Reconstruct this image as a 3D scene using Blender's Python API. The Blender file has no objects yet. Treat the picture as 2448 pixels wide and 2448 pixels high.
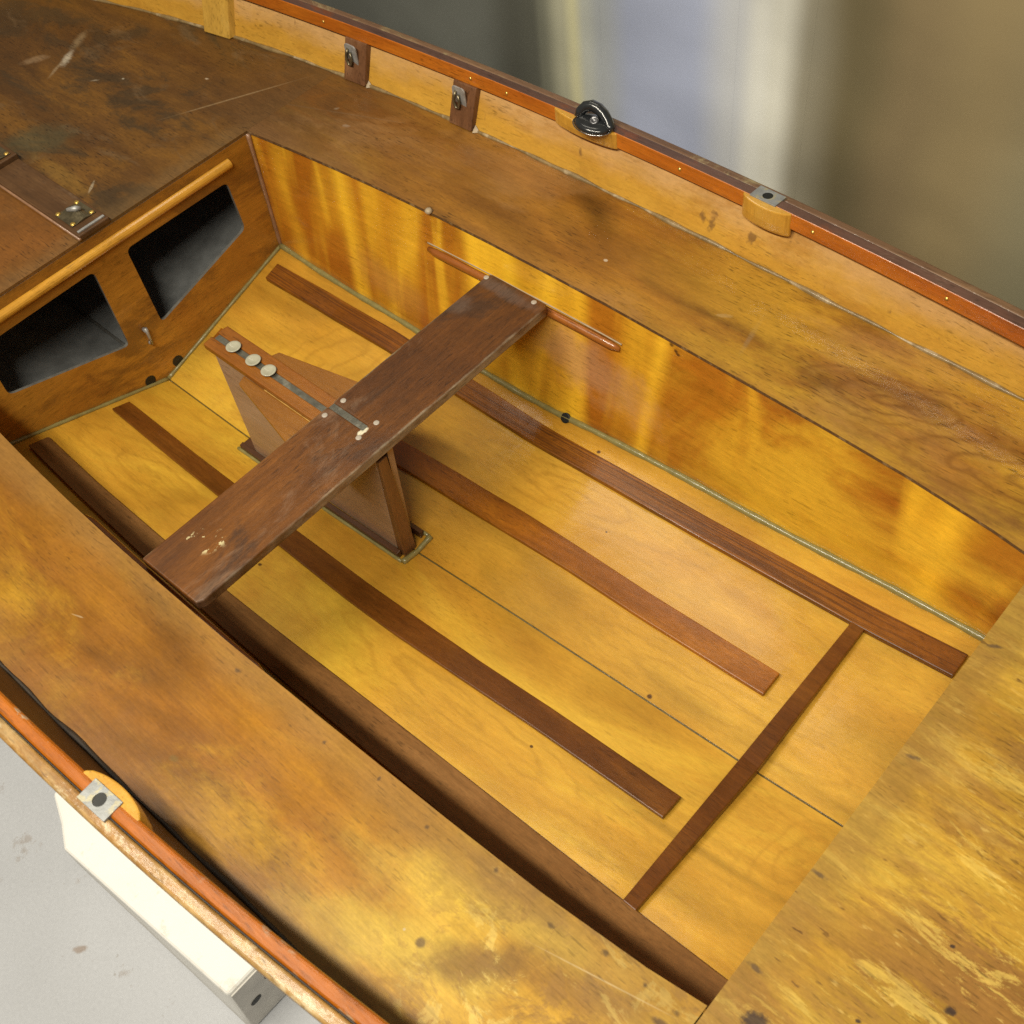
import bpy, bmesh, math, random
import numpy as np
from mathutils import Vector, Matrix
random.seed(7)
SC = bpy.context.scene
COL = SC.collection

# ------------------------------------------------------------------ camera
# boat axes: x aft, y towards the far (starboard) side, z up, deck plane z = 0
CP = Vector((1.81919, -0.64655, 1.30316))
FW = Vector((-0.461565, 0.391784, -0.795904))
RT = Vector((0.737617, 0.667926, -0.098976))
UP = Vector((-0.492827, 0.632756, 0.597278))
cam = bpy.data.objects.new('camera', bpy.data.cameras.new('camera'))
COL.objects.link(cam)
M = Matrix((RT, UP, -FW)).transposed().to_4x4()
M.translation = CP
cam.matrix_world = M
cam.data.sensor_fit = 'HORIZONTAL'
cam.data.sensor_width = 36.0
cam.data.lens = 2717.23 / 2448 * 36.0
cam.data.clip_start = 0.05
cam.data.clip_end = 60
cam.data.dof.use_dof = True
cam.data.dof.focus_distance = 1.85
cam.data.dof.aperture_fstop = 9.0
SC.camera = cam

# ------------------------------------------------------------------ world, lamps, exposure
world = bpy.data.worlds.new('World')
SC.world = world
world.use_nodes = True
bg = world.node_tree.nodes['Background']
bg.inputs[0].default_value = (1.0, 0.90, 0.74, 1)
bg.inputs[1].default_value = 0.10


TUBES = [((0.15, -1.20, 2.35), 1.4, 0.12, 50), ((1.75, -1.16, 2.40), 1.3, 0.12, 52), ((-0.50, 0.95, 2.40), 1.5, 0.30, 6)]
for loc, ln, wd, pw in TUBES:
    l = bpy.data.lights.new('ceiling_lamp', 'AREA')
    l.shape = 'RECTANGLE'; l.size = ln; l.size_y = wd; l.energy = pw; l.color = (1.0, 0.92, 0.76)
    o = bpy.data.objects.new('ceiling_lamp', l); COL.objects.link(o)
    o.location = loc
    o.rotation_euler = (math.radians(20 if loc[1] < 0 else -14), 0, 0)

SC.view_settings.view_transform = 'Standard'
SC.view_settings.look = 'None'
SC.view_settings.exposure = 0.40
SC.view_settings.gamma = 1.0
SC.view_settings.use_curve_mapping = False
SC.render.engine = 'CYCLES'
SC.cycles.max_bounces = 8
SC.cycles.use_denoising = False
SC.cycles.caustics_reflective = False
SC.cycles.caustics_refractive = False
SC.cycles.sample_clamp_indirect = 4.0
SC.cycles.denoising_prefilter = "FAST"

# ------------------------------------------------------------------ shape of the boat
KX = [-1.2, -.8, 0, .25, .5, .8, 1.0, 1.25, 1.5, 1.7, 2.0, 2.3]
KZ = [-.30, -.372, -.402, -.402, -.390, -.360, -.334, -.305, -.277, -.245, -.2, -.15]
SX = [-1.2, -.8, 0, .4, .8, 1.2, 1.5, 1.7, 2.0, 2.3]
SS = [.40, .36, .315, .28, .18, .13, .105, .095, .09, .09]
IX = [-1, 0, .125, .25, .375, .5, .625, .75, .9, 1.1, 1.32, 1.46, 1.6, 1.673, 1.9]
IY = [.34, .374, .386, .396, .403, .408, .4105, .411, .410, .404, .396, .389, .376, .365, .33]
YX = [-1, 0, .12, .29, .42, .71, .9, 1.1, 1.32, 1.5, 1.65, 1.9]
YY = [.33, .366, .363, .363, .362, .362, .368, .370, .368, .370, .362, .33]


def fz(x, y): return float(np.interp(x, KX, KZ) + np.interp(x, SX, SS) * abs(y))
def yin(x): return float(np.interp(x, IX, IY))
def ych(x): return float(np.interp(x, YX, YY))
def yout(x):
    t = x - .5
    return .0234377 * t**3 - .0557829 * t * t + .0080821 * t + .6389004
def gy(x):
    t = x - .8
    return .6586 - .0297 * t - .0731 * t * t + .0025 * t**3
def gz(x):
    t = x - .8
    return .111 + .0147 * t + .0211 * t * t


BASE = Vector((0.6, 0.0, -0.42))          # under the keel


# ------------------------------------------------------------------ node helper
class NT:
    def __init__(s, name):
        s.m = bpy.data.materials.new(name)
        s.m.use_nodes = True
        s.t = s.m.node_tree
        s.b = s.t.nodes['Principled BSDF']
        s.co = s.n('ShaderNodeTexCoord').outputs['Object']

    def n(s, typ, **kw):
        nd = s.t.nodes.new(typ)
        for k, v in kw.items(): setattr(nd, k, v)
        return nd

    def L(s, a, b): s.t.links.new(a, b)

    def put(s, sock, v):
        if hasattr(v, 'node'): s.L(v, sock)
        else: sock.default_value = v

    def mapping(s, scale=(1, 1, 1), loc=(0, 0, 0), rot=(0, 0, 0), typ='POINT', co=None):
        m = s.n('ShaderNodeMapping', vector_type=typ)
        s.L(co or s.co, m.inputs[0])
        m.inputs[1].default_value = loc; m.inputs[2].default_value = rot; m.inputs[3].default_value = scale
        return m.outputs[0]

    def noise(s, co, scale=1, detail=3, rough=.5, dist=0):
        n = s.n('ShaderNodeTexNoise')
        s.L(co, n.inputs['Vector'])
        n.inputs['Scale'].default_value = scale; n.inputs['Detail'].default_value = detail
        n.inputs['Roughness'].default_value = rough; n.inputs['Distortion'].default_value = dist
        return n.outputs['Fac']

    def voro(s, co, scale=1):
        n = s.n('ShaderNodeTexVoronoi')
        s.L(co, n.inputs['Vector']); n.inputs['Scale'].default_value = scale
        return n.outputs['Distance']

    def math(s, op, a, b=0.0, c=None, clamp=False):
        n = s.n('ShaderNodeMath', operation=op); n.use_clamp = clamp
        s.put(n.inputs[0], a); s.put(n.inputs[1], b)
        if c is not None: s.put(n.inputs[2], c)
        return n.outputs[0]

    def rng(s, v, a, b, c=0.0, d=1.0, smooth=True):
        n = s.n('ShaderNodeMapRange', interpolation_type='SMOOTHSTEP' if smooth else 'LINEAR')
        s.put(n.inputs[0], v)
        for i, q in enumerate((a, b, c, d)): n.inputs[i + 1].default_value = q
        return n.outputs[0]

    def ramp(s, v, stops):
        n = s.n('ShaderNodeValToRGB')
        s.L(v, n.inputs[0])
        e = n.color_ramp.elements
        while len(e) < len(stops): e.new(.5)
        for q, (p, c) in zip(e, stops):
            q.position = p; q.color = (*c, 1)
        return n.outputs[0]

    def mix(s, f, a, b, mode='MIX'):
        n = s.n('ShaderNodeMix', data_type='RGBA', blend_type=mode)
        s.put(n.inputs[0], f)
        for sock, v in ((n.inputs[6], a), (n.inputs[7], b)):
            s.put(sock, v if hasattr(v, 'node') else (*v, 1))
        return n.outputs[2]

    def mul(s, c, fac):                      # colour times scalar
        n = s.n('ShaderNodeVectorMath', operation='SCALE')
        s.L(c, n.inputs[0]); s.put(n.inputs[3], fac)
        return n.outputs[0]

    def sep(s, co=None):
        n = s.n('ShaderNodeSeparateXYZ'); s.L(co or s.co, n.inputs[0])
        return n.outputs

    def length(s, v):
        n = s.n('ShaderNodeVectorMath', operation='LENGTH'); s.L(v, n.inputs[0])
        return n.outputs['Value']

    def bump(s, h, strength=.2, dist=.001):
        n = s.n('ShaderNodeBump')
        n.inputs['Strength'].default_value = strength; n.inputs['Distance'].default_value = dist
        s.L(h, n.inputs['Height'])
        return n.outputs[0]

    def spot(s, c, cx, cy, rx, ry, ang, col, amt=1.0, soft=.35, wob=.5, wscale=40, planes='xy'):
        big = 1000.0
        if planes == 'xy': sc, loc, rot = (rx, ry, big), (cx, cy, 0), (0, 0, math.radians(ang))
        else: sc, loc, rot = (rx, big, ry), (cx, 0, cy), (0, math.radians(ang), 0)
        v = s.mapping(sc, loc, rot, 'TEXTURE')
        d = s.length(v)
        if wob: d = s.math('ADD', d, s.math('MULTIPLY', s.math('SUBTRACT', s.noise(s.co, wscale, 9, .68), .5), wob * 2.6))
        f = s.rng(d, 1 - soft, 1 + soft, amt, 0)
        return s.mix(f, c, col)


AXIS = {'x': (.10, 1, 1), 'y': (1, .10, 1), 'z': (1, 1, .10)}


def wood(name, stops, axis='x', fig=5.0, ring=0.0, ringk=26, fibre=.22, blotch=None, pits=0.0, rough=.30, coat=.35,
         streak=None, spots=(), grain=130, seed=0.0, extra=None, bump=.12, spec=.4, mottle=.16, pores=.25, ringw=None):
    """varnished wood: broad figure, growth contours, fibres, pores, stains, pits, varnish"""
    N = NT(name)
    a = AXIS[axis]
    off = (seed * 3.1, seed * 1.7, seed * 2.3)
    g = N.mapping(tuple(max(.24, q) for q in a), off)
    gf = N.mapping(tuple(q if q == 1 else .035 for q in a), off)
    gp = N.mapping(tuple(q if q == 1 else .13 for q in a), off)
    n1 = N.noise(g, fig, 5, .58, .6)
    n1b = N.noise(g, fig * 3.6, 8, .68, .3)
    v = N.math('MULTIPLY_ADD', n1b, .45, N.math('MULTIPLY', n1, .65))
    v = N.rng(v, .34, .78, 0, 1, False)
    c = N.ramp(v, stops)
    fine = N.noise(gf, grain, 5, .7, .15)
    fine2 = N.noise(gf, grain * 2.6, 3, .7)
    if ring:                                  # growth contours of the peeled veneer
        rn = N.noise(ringw and N.mapping(ringw, off) or g, fig * .55, 2, .40, .5)
        s1 = N.math('SINE', N.math('MULTIPLY', rn, ringk * 6.0))
        s1 = N.math('POWER', N.math('MULTIPLY_ADD', s1, .5, .5), 4)
        s2 = N.math('SINE', N.math('MULTIPLY', rn, ringk * 15.0))
        s2 = N.math('MULTIPLY_ADD', s2, .5, .5)
        fade = N.rng(N.noise(N.co, 3.2, 3), .35, .62)
        w = N.math('MULTIPLY', N.math('MULTIPLY_ADD', s2, ring * .45, N.math('MULTIPLY', s1, ring)), fade)
        c = N.mul(c, N.math('SUBTRACT', 1.0, w))
    if streak:                                # soft bright streaks across the grain
        sc, col, amt = streak
        w = N.noise(N.mapping(sc, (seed, seed, seed), (0, math.radians(16), 0)), 1, 1.5, .4, .7)
        c = N.mix(N.rng(w, .45, .76, 0, amt), c, col)
        w2 = N.noise(N.mapping((sc[0] * 2.3, sc[1], sc[2] * 1.7), (3 + seed, 1, 2), (0, math.radians(12), 0)), 1, 2, .45, .6)
        c = N.mix(N.rng(w2, .50, .76, 0, amt * .55), c, col)
    if blotch:
        for (col, sc, lo, hi, amt) in blotch:
            bn = N.noise(N.mapping(tuple(max(.45, q) for q in a), (seed + 5.3 + sc, 2.2, 1.1)), sc, 10, .70, .8)
            c = N.mix(N.rng(bn, lo, hi, 0, amt), c, col)
    f = N.math('MULTIPLY_ADD', fine, 2 * fibre, 1 - fibre)
    f = N.math('MULTIPLY', f, N.math('MULTIPLY_ADD', fine2, fibre * 1.6, 1 - fibre * .8))
    f = N.math('MULTIPLY', f, N.math('MULTIPLY_ADD', N.noise(N.mapping(tuple(max(.5, q) for q in a), (7, 7, 7)), 210, 4, .75), mottle * 2.4, 1 - mottle * 1.2))
    f = N.math('MULTIPLY', f, N.math('MULTIPLY_ADD', N.noise(N.mapping(tuple(max(.5, q) for q in a), (1, 3, 7)), 30, 8, .68), mottle * 2.4, 1 - mottle * 1.2))
    if pores:                                 # short dark pores along the grain
        pv = N.noise(gp, 330, 2, .5)
        pm = N.rng(N.noise(N.co, 4.5, 4), .40, .62, .25, 1)
        f = N.math('MULTIPLY', f, N.math('SUBTRACT', 1.0, N.math('MULTIPLY', N.rng(pv, .56, .70, 0, pores * 1.6), pm)))
    if pits:
        pv = N.noise(N.mapping(tuple(max(.3, q) for q in a), (9, 4, 2)), 120, 2, .5)
        mask = N.rng(N.noise(N.co, 7, 3), .46, .62)
        pm = N.math('MULTIPLY', N.rng(pv, .66, .74, 0, pits), mask)
        c = N.mix(pm, c, tuple(q * .22 for q in stops[0][1]))
    for sp in spots: c = N.spot(c, *sp)
    if extra: c = extra(N, c)
    c = N.mul(c, f)
    N.L(c, N.b.inputs['Base Color'])
    rn = N.noise(N.co, 9, 6, .65)
    N.L(N.math('MULTIPLY_ADD', rn, .34, rough - .15), N.b.inputs['Roughness'])
    N.b.inputs['Specular IOR Level'].default_value = spec
    N.b.inputs['Coat Weight'].default_value = coat
    N.b.inputs['Coat Roughness'].default_value = .13
    h = N.math('MULTIPLY_ADD', fine, .6, N.math('MULTIPLY', N.noise(N.co, 60, 4, .6), .6))
    N.L(N.bump(h, bump, .002), N.b.inputs['Normal'])
    N.L(N.bump(N.noise(N.co, 26, 4, .6), bump * .7, .004), N.b.inputs['Coat Normal'])
    return N.m


def plain(name, col, rough=.5, metal=0.0, var=.15, scale=30, bump=.1, coat=0.0, extra=None, var2=None):
    N = NT(name)
    n = N.noise(N.co, scale, 5, .6)
    c = N.ramp(n, [(.25, tuple(q * (1 - var) for q in col)), (.75, tuple(min(1, q * (1 + var)) for q in col))])
    if var2: c = N.mix(N.rng(N.noise(N.co, scale * .35, 5, .65), .5, .66), c, var2)
    if extra: c = extra(N, c)
    N.L(c, N.b.inputs['Base Color'])
    N.b.inputs['Metallic'].default_value = metal
    N.L(N.math('MULTIPLY_ADD', n, .25, rough - .12), N.b.inputs['Roughness'])
    N.b.inputs['Coat Weight'].default_value = coat
    N.b.inputs['Coat Roughness'].default_value = .12
    N.L(N.bump(n, bump, .001), N.b.inputs['Normal'])
    return N.m


# ------------------------------------------------------------------ materials
def cathedral(N, c, x, y, rx, ry, ang, col, amt, k=14, wob=.6):
    # arched contour lines of flat sawn grain
    v = N.mapping((rx, ry, 100), (x, y, 0), (0, 0, math.radians(ang)), 'TEXTURE')
    d = N.math('ADD', N.length(v), N.math('MULTIPLY', N.noise(N.mapping((.6, 1, 1)), 13, 4, .55), wob))
    w = N.math('POWER', N.math('MULTIPLY_ADD', N.math('SINE', N.math('MULTIPLY', d, k)), .5, .5), 5)
    return N.mix(N.math('MULTIPLY', w, N.rng(d, 2.4, .9, 0, amt)), c, col)


def floor_extra(N, c):
    for (x, y, rx, ry, an) in ((1.36, .055, .30, .040, 1), (1.63, -.085, .085, .055, 80), (1.10, -.20, .32, .050, -3), (.95, .24, .30, .045, 4), (.25, -.20, .22, .06, 3), (.30, .20, .20, .07, 60)):
        c = cathedral(N, c, x, y, rx, ry, an, (.33, .16, .016), .42, 15, .95)
    X, Y, Z = N.sep()
    fx = N.rng(N.math('MULTIPLY_ADD', N.noise(N.mapping((.4, 1, 1), (2, 2, 2)), 3.5, 6, .6), .7, X), .95, 1.75)
    c = N.mix(N.math('MULTIPLY', fx, .75), c, N.mul(N.mix(1.0, c, (1.22, 1.34, 1.6), 'MULTIPLY'), 1.0))
    # a few dark pin knots
    for (x, y, r) in ((1.302, .008, .0045), (1.22, -.176, .003), (.59, -.209, .004), (.93, .335, .004), (1.05, .21, .002)):
        c = N.spot(c, x, y, r, r * .8, 0, (.05, .015, .004), .9, .4, .3, 200)
    return c


M_FLOOR = wood('floor_ply', [(0, (.33, .145, .014)), (.35, (.44, .215, .020)), (.7, (.52, .275, .029)), (1, (.59, .345, .044))],
               fig=4.0, ring=.22, ringk=10, fibre=.18, mottle=.11, rough=.32, coat=.45, extra=floor_extra, bump=.035, pores=.12, spec=.35,
               blotch=[((.66, .43, .042), 2.2, .47, .70, .65), ((.42, .19, .016), 2.6, .54, .76, .55)])
def wall_extra(N, c):
    X, Y, Z = N.sep()
    b = N.noise(N.mapping((.5, 1, 1), (6, 1, 3)), 4.2, 8, .62, .6)
    c = N.mix(N.math('MULTIPLY', N.rng(b, .36, .58, 0, .8), N.rng(X, .85, 1.3)), c, (.74, .45, .035))
    # paler pinkish patches around the riser
    c = N.spot(c, .86, -.15, .13, .05, 10, (.46, .25, .13), .6, .7, .9, 18, 'xz')
    c = N.spot(c, .36, -.22, .10, .04, 10, (.36, .15, .05), .5, .7, .9, 18, 'xz')
    for (x, z) in ((1.035, -.012), (1.045, -.020), (1.05, -.024)):
        c = N.spot(c, x, z, .004, .003, 0, (.05, .02, .008), .85, .5, .8, 200, 'xz')
    return c


M_WALL = wood('tank_wall_ply', [(0, (.27, .083, .008)), (.4, (.36, .120, .010)), (.75, (.43, .155, .012)), (1, (.50, .20, .015))],
              fig=5, ring=.16, ringk=9, fibre=.24, mottle=.16, rough=.22, coat=.7, seed=2, bump=.05, pores=.2, extra=wall_extra,
              streak=((6.6, .5, 1.3), (.95, .56, .034), .95),
              blotch=[((.29, .098, .010), 5, .54, .72, .6), ((.48, .24, .085), 5, .60, .74, .6)])
FAR = [(0, (.150, .055, .007)), (.4, (.255, .103, .012)), (.75, (.37, .165, .018)), (1, (.48, .25, .030))]


def far_extra(N, c):
    X, Y, Z = N.sep()
    c = N.mix(N.rng(N.math('ADD', X, N.math('MULTIPLY', N.noise(N.co, 5), .3)), .85, .05, 0, .88), c, (.092, .042, .013))
    # worn grey band along the opening
    e = N.math('ADD', Y, N.math('MULTIPLY', N.noise(N.co, 9, 5), .10))
    c = N.mix(N.rng(e, .50, .42, 0, .4), c, (.20, .105, .042))
    gold = N.math('MULTIPLY', N.rng(X, .75, 1.25), N.rng(N.noise(N.mapping((.35, 1, 1), (8, 8, 0)), 7, 9, .68), .38, .58, 0, .85))
    c = N.mix(gold, c, (.46, .255, .024))
    # sheen of the dull varnish put into the colour, middle of the deck
    hz = N.noise(N.mapping((.5, 1, 1), (2, 6, 0)), 4.5, 9, .66, .5)
    c = N.mix(N.rng(hz, .50, .66, 0, .32), c, (.34, .185, .075))
    # cathedral of the veneer
    for (x, y, s) in ((1.38, .50, 1.0), (1.62, .48, 1.2), (.15, .56, 1.4)):
        v = N.mapping((.16 * s, .045 * s, 100), (x, y, 0), (0, 0, math.radians(14)), 'TEXTURE')
        d = N.math('ADD', N.length(v), N.math('MULTIPLY', N.noise(N.co, 14, 3), .7))
        w = N.math('POWER', N.math('MULTIPLY_ADD', N.math('SINE', N.math('MULTIPLY', d, 15)), .5, .5), 5)
        w = N.math('MULTIPLY', w, N.rng(d, 2.2, .8, 0, .55))
        c = N.mix(w, c, (.16, .062, .010))
    return c


M_FARDECK = wood('side_deck_ply', FAR, fig=4.4, ring=.42, ringk=9, ringw=(.30, 1, 1), fibre=.24, mottle=.2, rough=.36, coat=.3, pores=.35, seed=4, extra=far_extra, bump=.08,
                 blotch=[((.42, .22, .024), 4, .54, .70, .7), ((.15, .060, .012), 6, .54, .66, .7)],
                 spots=[(1.13, .49, .004, .045, 12, (.24, .17, .10), .4, .6, .5, 60), (1.07, .50, .012, .004, 30, (.34, .26, .17), .5, .4, .5, 90),
                        (.83, .492, .004, .003, 0, (.55, .45, .33), .8, .3, .4, 200), (.16, .50, .009, .004, 20, (.55, .48, .38), .9, .3, .5, 200),
                        (.10, .53, .006, .003, 50, (.5, .42, .3), .8, .3, .5, 200), (.05, .50, .2, .002, 20, (.3, .2, .11), .5, .4, .3, 20)])


def near_extra(N, c):
    X, Y, Z = N.sep()
    wob = N.noise(N.co, 12, 5, .6)
    # bleached aft part
    c2 = N.mix(N.rng(N.noise(N.mapping((.6, 1, 1)), 6, 5, .6, .6), .38, .62), (.58, .37, .050), (.42, .225, .022))
    f = N.rng(N.math('ADD', X, N.math('MULTIPLY', N.noise(N.co, 4, 4), .5)), 1.42, 1.80)
    c = N.mix(f, c, c2)
    c = N.mix(N.rng(N.math('MULTIPLY_ADD', N.noise(N.co, 6, 8, .66), .5, X), .95, .55, 0, .55), c, (.20, .078, .009))
    # purple brown scorched looking stains of the aft part
    b = N.noise(N.mapping((.8, 1, 1), (3, 1, 0)), 8, 10, .72, .9)
    c = N.mix(N.math('MULTIPLY', N.rng(b, .50, .62, 0, .8), N.rng(X, 1.30, 1.50)), c, (.16, .078, .020))
    c = N.spot(c, 1.375, -.455, .11, .028, 14, (.60, .42, .060), .5, .8, .9, 14)
    c = N.spot(c, 1.37, -.540, .12, .032, 20, (.52, .37, .055), .65, .6, .8, 14)
    c = N.spot(c, 1.49, -.425, .06, .016, 10, (.56, .39, .060), .5, .8, .9, 18)
    c = N.spot(c, 1.455, -.495, .075, .022, 40, (.16, .078, .022), .75, .6, 1.0, 18)
    c = N.spot(c, 1.44, -.405, .07, .016, 5, (.20, .115, .035), .6, .6, 1.0, 24)
    c = N.spot(c, 1.565, -.445, .06, .018, 25, (.22, .105, .024), .65, .6, 1.0, 24)
    c = N.spot(c, 1.52, -.56, .08, .020, 30, (.24, .12, .03), .65, .6, 1.0, 24)
    br = N.noise(N.mapping((.6, 1, 1), (9, 2, 0)), 15, 12, .76, .8)
    c = N.mix(N.math('MULTIPLY', N.rng(br, .51, .57, 0, .55), N.rng(X, 1.22, 1.5)), c, (.24, .125, .034))
    br = N.noise(N.mapping((.6, 1, 1), (1, 7, 0)), 22, 12, .76, .8)
    c = N.mix(N.math('MULTIPLY', N.rng(br, .54, .60, 0, .5), N.rng(X, 1.30, 1.5)), c, (.66, .50, .14))
    # worn margin along the opening
    e = N.math('MULTIPLY_ADD', wob, .05, Y)
    c = N.mix(N.rng(e, -.445, -.395, 0, .5), c, (.24, .135, .038))
    # outer side of the deck darker brown
    e2 = N.math('MULTIPLY_ADD', wob, .10, Y)
    c = N.mix(N.rng(e2, -.50, -.56, 0, .5), c, (.17, .075, .022))
    # nail stains in a row beside the opening
    for x in (.95, 1.12, 1.21, 1.30, 1.40, 1.49, 1.555, 1.61, 1.652):
        yy = -float(np.interp(x, IX, IY)) - .018
        c = N.spot(c, x, yy + .006 * math.sin(x * 37), .0035 + .0015 * math.sin(x * 61), .0026, 10, (.075, .045, .022), .75, .7, 1.2, 150)
    for sp in ((1.39, -.52, .006, .006, 0, (.10, .06, .03), .8, .4, .3, 150), (1.365, -.522, .0016, .0016, 0, (.5, .42, .3), .6, .4, .3, 150),
               (1.62, -.452, .0075, .0055, 0, (.15, .065, .02), .8, .35, .3, 150), (1.62, -.452, .004, .003, 0, (.6, .45, .2), .9, .3, .2, 150),
               (1.57, -.418, .07, .0009, 14, (.55, .42, .22), .5, .6, .3, 40), (1.65, -.412, .012, .005, 0, (.09, .05, .03), .8, .4, .6, 120),
               (.985, -.565, .006, .004, 20, (.13, .085, .02), .6, .6, .9, 120), (.70, -.52, .009, .0011, 20, (.5, .38, .22), .5, .5, .6, 90)):
        c = N.spot(c, *sp)
    return c


M_NEARDECK = wood('side_deck_ply_golden', [(0, (.150, .054, .005)), (.4, (.25, .098, .007)), (.75, (.34, .148, .010)), (1, (.43, .215, .015))],
                  fig=4.2, ring=.30, ringk=8, fibre=.24, mottle=.24, rough=.34, coat=.3, spec=.35, pores=.2, seed=7, extra=near_extra, pits=.5, bump=.10,
                  blotch=[((.46, .25, .014), 3.6, .50, .68, .7), ((.17, .066, .008), 5, .55, .68, .6)])


def fore_extra(N, c):
    X, Y, Z = N.sep()
    # orange cleaner area on the near side of the mast step
    f = N.rng(N.math('MULTIPLY_ADD', N.noise(N.co, 10, 5), .05, Y), .015, -.03)
    c = N.mix(N.math('MULTIPLY', f, N.rng(N.noise(N.co, 7, 5, .6), .25, .6, .55, 1)), c, (.165, .062, .010))
    # scuffed grey edge
    e = N.math('MULTIPLY_ADD', N.noise(N.co, 20, 5), .06, X)
    c = N.mix(N.rng(e, -.03, .02, 0, .5), c, (.15, .085, .03))
    c = N.mix(N.math('MULTIPLY', N.rng(e, -.22, .02, 0, .8), N.rng(Y, .33, .42)), c, (.105, .049, .014))
    for sp in ((-.56, .315, .024, .008, 125, (.42, .36, .27), .8, .8, .9, 90), (-.60, .375, .030, .010, 120, (.24, .17, .09), .6, .7, .7, 60),
               (-.545, .275, .025, .004, 118, (.30, .22, .13), .5, .7, .6, 60), (-.50, .56, .014, .009, 130, (.36, .27, .18), .8, .7, .9, 90),
               (-.62, .27, .025, .012, 60, (.25, .16, .085), .6, .6, .8, 60), (-.11, .435, .12, .0022, 62, (.27, .18, .09), .6, .6, .4, 25),
               (-.22, .445, .004, .0025, 20, (.42, .33, .22), .8, .5, .9, 220), (-.12, .075, .018, .003, -52, (.30, .24, .16), .8, .4, .5, 90),
               (-.38, .34, .003, .0022, 0, (.38, .33, .25), .7, .5, .9, 220), (-.43, .30, .008, .0022, 40, (.3, .25, .18), .6, .7, 1.0, 160),
               (-.35, .10, .07, .045, 40, (.055, .055, .028), .6, .6, .7, 30), (-.20, .06, .09, .018, -3, (.23, .12, .02), .55, .5, .6, 30)):
        c = N.spot(c, *sp)
    return c


M_FORE = wood('foredeck_ply', [(0, (.045, .021, .006)), (.4, (.088, .038, .008)), (.7, (.135, .060, .010)), (1, (.19, .088, .013))],
              fig=4.5, fibre=.22, mottle=.34, rough=.42, coat=.15, seed=11, extra=fore_extra, pits=.6, bump=.22, pores=.4,
              blotch=[((.18, .080, .011), 5.5, .51, .62, .55), ((.040, .026, .012), 6.5, .49, .60, .75), ((.12, .075, .036), 11, .54, .66, .55)])


def stern_extra(N, c):
    X, Y, Z = N.sep()
    e = N.math('MULTIPLY_ADD', N.noise(N.co, 11, 9, .72), -.085, X)
    c = N.mix(N.rng(e, 1.695, 1.655, 0, .62), c, (.27, .15, .036))
    # bands of brown weathered wood further aft
    b = N.noise(N.mapping((.35, 1, 1), (4, 8, 0)), 7, 11, .74, .7)
    far = N.rng(N.math('MULTIPLY_ADD', Y, -.1, X), 1.66, 1.90, .25, 1)
    c = N.mix(N.math('MULTIPLY', N.rng(b, .48, .54, 0, .8), far), c, (.24, .11, .028))
    b3 = N.noise(N.mapping((.22, 1, 1), (2, 5, 0)), 24, 12, .78, .5)
    c = N.mix(N.math('MULTIPLY', N.rng(b3, .51, .57, 0, .6), far), c, (.27, .135, .030))
    c = N.mix(N.math('MULTIPLY', N.rng(b3, .47, .42, 0, .5), far), c, (.74, .54, .12))
    b2 = N.noise(N.mapping((.45, 1, 1), (1, 3, 0)), 4, 10, .72, .9)
    c = N.mix(N.math('MULTIPLY', N.rng(b2, .53, .63, 0, .7), far), c, (.16, .082, .040))
    fl = N.noise(N.mapping((.25, 1, 1), (1, 1, 0)), 95, 3, .6)
    c = N.mix(N.math('MULTIPLY', N.rng(fl, .62, .70, 0, .6), far), c, (.66, .46, .13))
    pv = N.noise(N.mapping((.28, 1, 1), (6, 2, 1)), 125, 2, .5)
    m = N.rng(N.noise(N.co, 6, 3), .42, .62)
    c = N.mix(N.math('MULTIPLY', N.rng(pv, .66, .73, 0, .75), m), c, (.09, .04, .012))
    for y in (-.30, -.17, .02, .215):
        c = N.spot(c, 1.686 + .006 * math.sin(y * 40), y, .0085, .0026, 15 + 60 * y, (.085, .055, .035), .75, .6, 1.0, 130)
    for (x, y, r) in ((1.866, -.205, .006), (1.835, -.145, .0028), (1.875, -.245, .004), (1.80, -.275, .003), (1.72, -.345, .014)):
        c = N.spot(c, x, y, r, r * .7, 25, (.035, .022, .02), .9, .4, .6, 250)
    return c


M_STERN = wood('stern_deck_ply', [(0, (.33, .155, .018)), (.4, (.48, .275, .033)), (.7, (.61, .40, .055)), (1, (.72, .53, .105))],
               fig=3.6, ring=.20, ringk=8, fibre=.24, mottle=.24, rough=.36, coat=.25, pores=.28, seed=14, extra=stern_extra, bump=.18,
               blotch=[((.38, .19, .022), 4.5, .52, .68, .7), ((.58, .40, .10), 6, .58, .72, .5)])
M_BULK = wood('bulkhead_ply', [(0, (.22, .090, .012)), (.4, (.33, .145, .018)), (.75, (.43, .20, .025)), (1, (.52, .26, .036))], axis='y',
              fig=6, fibre=.26, rough=.36, coat=.25, seed=17, pits=.7, bump=.15,
              blotch=[((.17, .072, .014), 9, .48, .62, .8), ((.32, .19, .09), 6, .58, .74, .4)])
M_MOULD = wood('half_round_wood', [(0, (.40, .18, .02)), (.5, (.52, .26, .03)), (1, (.60, .34, .05))], axis='y', fig=7, fibre=.2, rough=.28, coat=.6, seed=19)
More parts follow.
